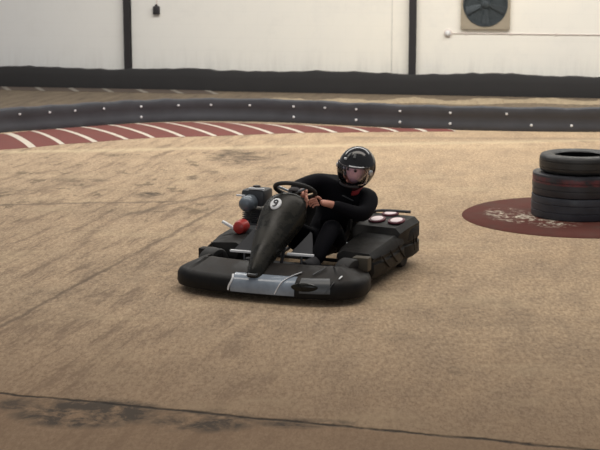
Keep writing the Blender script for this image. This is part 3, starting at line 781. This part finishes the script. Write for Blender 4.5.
def body_nodes(g=0.0):
    P = [(pel, .13+g), (waist, (.125+g, .11+g)), (chest, (.145+g, .12+g)), (neck, .055+g),
         (shR, .072+g), (elR, .052+g), (wrR, .030+g), (shL, .075+g), (elL, .055+g), (wrL, .030+g),
         (hipR, .085+g), (knR, .058+g), (anR, .040+g), (hipL, .085+g), (knL, .058+g), (anL, .040+g),
         (shR.lerp(elR, .5), .062+g), (elR.lerp(wrR, .4), .043+g), (shL.lerp(elL, .5), .064+g), (elL.lerp(wrL, .4), .043+g),
         (hipR.lerp(knR, .5), .077+g), (knR.lerp(anR, .35), .058+g), (hipL.lerp(knL, .5), .077+g), (knL.lerp(anL, .35), .058+g)]
    L = [(0, 1), (1, 2), (2, 3), (2, 4), (4, 16), (16, 5), (5, 17), (17, 6), (2, 7), (7, 18), (18, 8), (8, 19), (19, 9),
         (0, 10), (10, 20), (20, 11), (11, 21), (21, 12), (0, 13), (13, 22), (22, 14), (14, 23), (23, 15)]
    return P, L
P, L = body_nodes(0)
P = [(co, r if i in (3, 6, 9) else (tuple(q*.78 for q in r) if isinstance(r, tuple) else r*.78)) for i, (co, r) in enumerate(P)]
n0 = len(P)
P += [(head - Vector((0.0, .0, .02)), .062), (hR, (.036, .020)), (hL, (.036, .020)), (toR, .020), (toL, .020)]
P[12] = (anR, .028); P[15] = (anL, .028)
L += [(3, n0), (6, n0+1), (9, n0+2), (12, n0+3), (15, n0+4)]
chains = [(P, L)]
def fingers(palm, wr, target_dir, across, curl, thumb_side):
    fwd = (palm-wr).normalized(); lens = (.036, .041, .038, .030)
    for k in range(4):
        b = palm + across*(.024-.016*k) + fwd*.012
        l = lens[k]; p1 = b + fwd*l*.8 + curl*.004; p2 = p1 + (fwd*.45+curl*.9).normalized()*l*.75; p3 = p2 + (curl*.9-fwd*.45).normalized()*l*.6
        chains.append(chain([(b, .0095), (p1, .0095), (p2, .0085), (p3, .007)]))
    b = palm - fwd*.022 + across*.026*thumb_side
    p1 = b + (across*thumb_side + fwd*.6).normalized()*.032; p2 = p1 + (fwd*.8+curl*.6).normalized()*.03
    chains.append(chain([(b, .012), (p1, .011), (p2, .009)]))
fingers(hR, wrR, None, Vector((.1, .25, .95)).normalized(), Vector((.55, .25, -.6)).normalized(), 1)
fingers(hL, wrL, None, Vector((.3, -.3, .9)).normalized(), Vector((.45, -.55, -.5)).normalized(), 1)
HF = Vector((.93, -.12, -.14)).normalized()                   # face direction in kart space
HU = (Vector((-.05, .17, .97))); HU = (HU - HF*HU.dot(HF)).normalized(); HS = HU.cross(HF).normalized()   # HS: person's left
HM = Matrix.Translation(head) @ Matrix((HF, HS, HU)).transposed().to_4x4()
def add_head(bm):
    g = bmesh.ops.create_uvsphere(bm, u_segments=32, v_segments=24, radius=1.0); vs = g['verts']
    for v in vs:
        x, y, z = v.co
        jaw = 1 - .22*max(0, -z)**1.2
        px, py, pz = x*.092*(1 if x < 0 else (.98)), y*.072*jaw, z*.112
        if x > 0:
            px += .018*math.exp(-((y/.16)**2)) * math.exp(-(((z+.12)/.20)**2))         # nose
            px += .006*math.exp(-((y/.33)**2)) * math.exp(-(((z+.50)/.10)**2))         # lips
            px -= .010*(math.exp(-(((abs(y)-.42)/.18)**2)) * math.exp(-(((z-.10)/.13)**2)))   # eye sockets
            px += .005*math.exp(-((y/.4)**2)) * math.exp(-(((z+.80)/.15)**2))
        v.co = (px, py, pz)
    bmesh.ops.transform(bm, matrix=HM, verts=vs)
    for f in bm.faces: f.smooth = True
    for v in vs:
        for f in v.link_faces: f.material_index = 2
    for s in (-1, 1):      # eyes and ears
        g = bmesh.ops.create_uvsphere(bm, u_segments=12, v_segments=8, radius=.012); bmesh.ops.translate(bm, vec=(.078, s*.030, .010), verts=g['verts']); bmesh.ops.transform(bm, matrix=HM, verts=g['verts'])
        for v in g['verts']:
            for f in v.link_faces: f.material_index = 1
        g = bmesh.ops.create_uvsphere(bm, u_segments=12, v_segments=8, radius=1); bmesh.ops.scale(bm, vec=(.018, .008, .03), verts=g['verts']); bmesh.ops.translate(bm, vec=(-.005, s*.072, 0), verts=g['verts']); bmesh.ops.transform(bm, matrix=HM, verts=g['verts'])
M['face'] = simple('pale_pink_skin', (0.88, 0.60, 0.60), 0.5, var=0.08)
M['eye'] = simple('dark_eye', (0.05, 0.03, 0.03), 0.2)
body = skin_mesh('body', chains, [M['skin'], M['eye'], M['face']], drv, 2, add_head)
P2, L2 = body_nodes(.012)
suit = skin_mesh('racing_suit', [(P2, L2)], M['suit'], drv, 2)
# trainers
def shoe(an, to):
    d = (to-an).normalized(); up = Vector((-d.z, 0, d.x)).normalized(); sd_ = d.cross(up).normalized()
    def sec(t_, w_, h_, lo_): return [an + d*t_ + sd_*(w_*math.cos(a)) + up*(lo_ + (h_*max(-.35, math.sin(a)))) for a in [2*PI*k/14 for k in range(14)]]
    bm = bmesh.new(); loft(bm, [sec(-.075, .022, .03, -.015), sec(-.06, .038, .055, -.01), sec(0, .044, .065, 0), sec(.07, .048, .050, -.012), sec(.13, .050, .036, -.02), sec(.18, .040, .028, -.022), sec(.20, .018, .015, -.024)])
    o = mesh_obj('shoe', bm, M['jeans'], drv)
    bm = bmesh.new()
    def sol(t_, w_): return [an + d*t_ + sd_*(w_*x) + up*(-.032+z) for x, z in ((-1, -.012), (1, -.012), (1.03, .008), (-1.03, .008))]
    loft(bm, [sol(-.085, .02), sol(-.06, .040), sol(0, .044), sol(.07, .050), sol(.13, .053), sol(.185, .044), sol(.21, .022)])
    mesh_obj('sole', bm, M['k_rubber'], o)
shoe(anR, toR); shoe(anL, toL)
# collar
bm = bmesh.new(); cpos = neck.lerp(head, .05); cd = (head-neck).normalized(); cm = Matrix.Translation(cpos) @ cd.to_track_quat('Z', 'Y').to_matrix().to_4x4()
lathe(bm, [(.068, -.04), (.088, -.035), (.084, .02), (.070, .03)], 28, cm, close=True); mesh_obj('collar', bm, M['suit'], drv)
bm = bmesh.new(); tube(bm, [cm @ Vector((.094*math.cos(a), .094*math.sin(a), .0)) for a in [math.atan2((cm.to_3x3().inverted() @ Vector((0, 1, 0))).y, (cm.to_3x3().inverted() @ Vector((0, 1, 0))).x) + q*.2 for q in range(-5, 6)]], .019, 10); mesh_obj('red_scarf', bm, M['collar_red'], drv)
bm = bmesh.new(); tube(bm, catmull([chest+Vector((.145, .06, .045)), chest+Vector((.150, .10, .03)), chest+Vector((.145, .145, .01))], 4), .008, 8, flat=.5); mesh_obj('chest_badge', bm, M['k_grey'], drv)

# helmet: shell with a face opening, visor, stickers
def helm_pt(th, ph, k=1.0, grow=0.0):           # th azimuth from face direction, ph elevation
    cx, cy, cz = math.cos(ph)*math.cos(th), math.cos(ph)*math.sin(th), math.sin(ph)
    rx, ry, rz = .160+grow, .139+grow, .163+grow
    x, y, z = cx*rx, cy*ry, cz*rz
    if z < 0:
        t_ = min(1, -z/.163); x *= 1-.06*t_; y *= 1-.12*t_
        if cx > 0: x += .028*cx*t_*1.2                 # chin bar
    return Vector((x-.008, y, z+.004))
bm = bmesh.new(); NA, NE = 64, 40; lo_e, hi_e = -1.12, PI/2
grid = [[bm.verts.new(helm_pt(2*PI*a/NA, lo_e+(hi_e-lo_e)*e/NE)) for a in range(NA)] for e in range(NE)]
topv = bm.verts.new(helm_pt(0, PI/2))
def in_open(th, ph):
    th = (th+PI) % (2*PI)-PI; return (abs(th)/1.12)**4 + (abs(ph+.13)/(.43))**4 < 1
for e in range(NE-1):
    for a in range(NA):
        th = 2*PI*(a+.5)/NA; ph = lo_e+(hi_e-lo_e)*(e+.5)/NE
        if in_open(th, ph): continue
        bm.faces.new((grid[e][a], grid[e][(a+1) % NA], grid[e+1][(a+1) % NA], grid[e+1][a]))
for a in range(NA): bm.faces.new((grid[NE-1][a], grid[NE-1][(a+1) % NA], topv))
for v in [v for v in bm.verts if not v.link_faces]: bm.verts.remove(v)
# chin mouth guard is part of the shell; thickness by solidify
hel = mesh_obj('helmet', bm, M['helmet'], drv); hel.matrix_local = HM
so = hel.modifiers.new('thick', 'SOLIDIFY'); so.thickness = .012; so.offset = -1
t = NT('clear_visor', 0.05); nn = t.n
gl = nn.new('ShaderNodeBsdfGlossy'); gl.inputs['Roughness'].default_value = .06; gl.inputs['Color'].default_value = (1, 1, 1, 1)
tr = nn.new('ShaderNodeBsdfTransparent'); tr.inputs['Color'].default_value = (.97, .93, .98, 1)
fr = nn.new('ShaderNodeFresnel'); fr.inputs['IOR'].default_value = 1.5
mx = nn.new('ShaderNodeMixShader'); t.link(fr.outputs[0], mx.inputs[0]); t.link(tr.outputs[0], mx.inputs[1]); t.link(gl.outputs[0], mx.inputs[2])
t.link(mx.outputs[0], nn['Material Output'].inputs['Surface']); M['visor'] = t.m
bm = bmesh.new(); NAv, NEv = 30, 16
vg = [[bm.verts.new(helm_pt(-1.18+2.36*a/NAv, -.60+.94*e/NEv, grow=.005)) for a in range(NAv+1)] for e in range(NEv+1)]
for e in range(NEv):
    for a in range(NAv): bm.faces.new((vg[e][a], vg[e][a+1], vg[e+1][a+1], vg[e+1][a]))
vis = mesh_obj('visor', bm, M['visor'], hel)
so = vis.modifiers.new('thick', 'SOLIDIFY'); so.thickness = .002; so.offset = 1
helm_chin = [helm_pt(-.75+1.5*k/12, -.66, grow=.006) for k in range(13)]
def helm_strip(name, th0, ph0, th1, ph1, r, mat, n=8):
    bm = bmesh.new(); pts = [helm_pt(th0+(th1-th0)*k/n, ph0+(ph1-ph0)*k/n, grow=.004) for k in range(n+1)]
    tube(bm, pts, r, 8); mesh_obj(name, bm, mat, hel)
helm_strip('white_stripe', .05, .36, .85, .33, .0055, M['k_white'])
helm_strip('white_sticker', -.42, .62, -.28, .64, .0095, M['k_white'], 3)
helm_strip('brow_trim', -1.1, .31, 1.1, .31, .006, M['dark_plastic'], 24)
for s in (-1, 1):
    bm = bmesh.new(); p = helm_pt(s*1.30, .02, grow=.003); nd_ = Vector((p.x*.6, p.y, 0)).normalized()
    lathe(bm, [(0, .012), (.014, .011), (.021, .005), (.022, -.006), (0, -.006)], 20, Matrix.Translation(p) @ nd_.to_track_quat('Z', 'Y').to_matrix().to_4x4())
    mesh_obj('visor_pivot', bm, M['k_metal'], hel)
bm = bmesh.new(); tube(bm, helm_chin, .012, 8); mesh_obj('chin_trim', bm, M['dark_plastic'], hel)
for th in (-.25, .25):
    bm = bmesh.new(); tube(bm, [helm_pt(th*.8, 1.0, grow=.002), helm_pt(th, .75, grow=.006)], .010, 8, flat=.6); mesh_obj('air_vent', bm, M['k_grey'], hel)
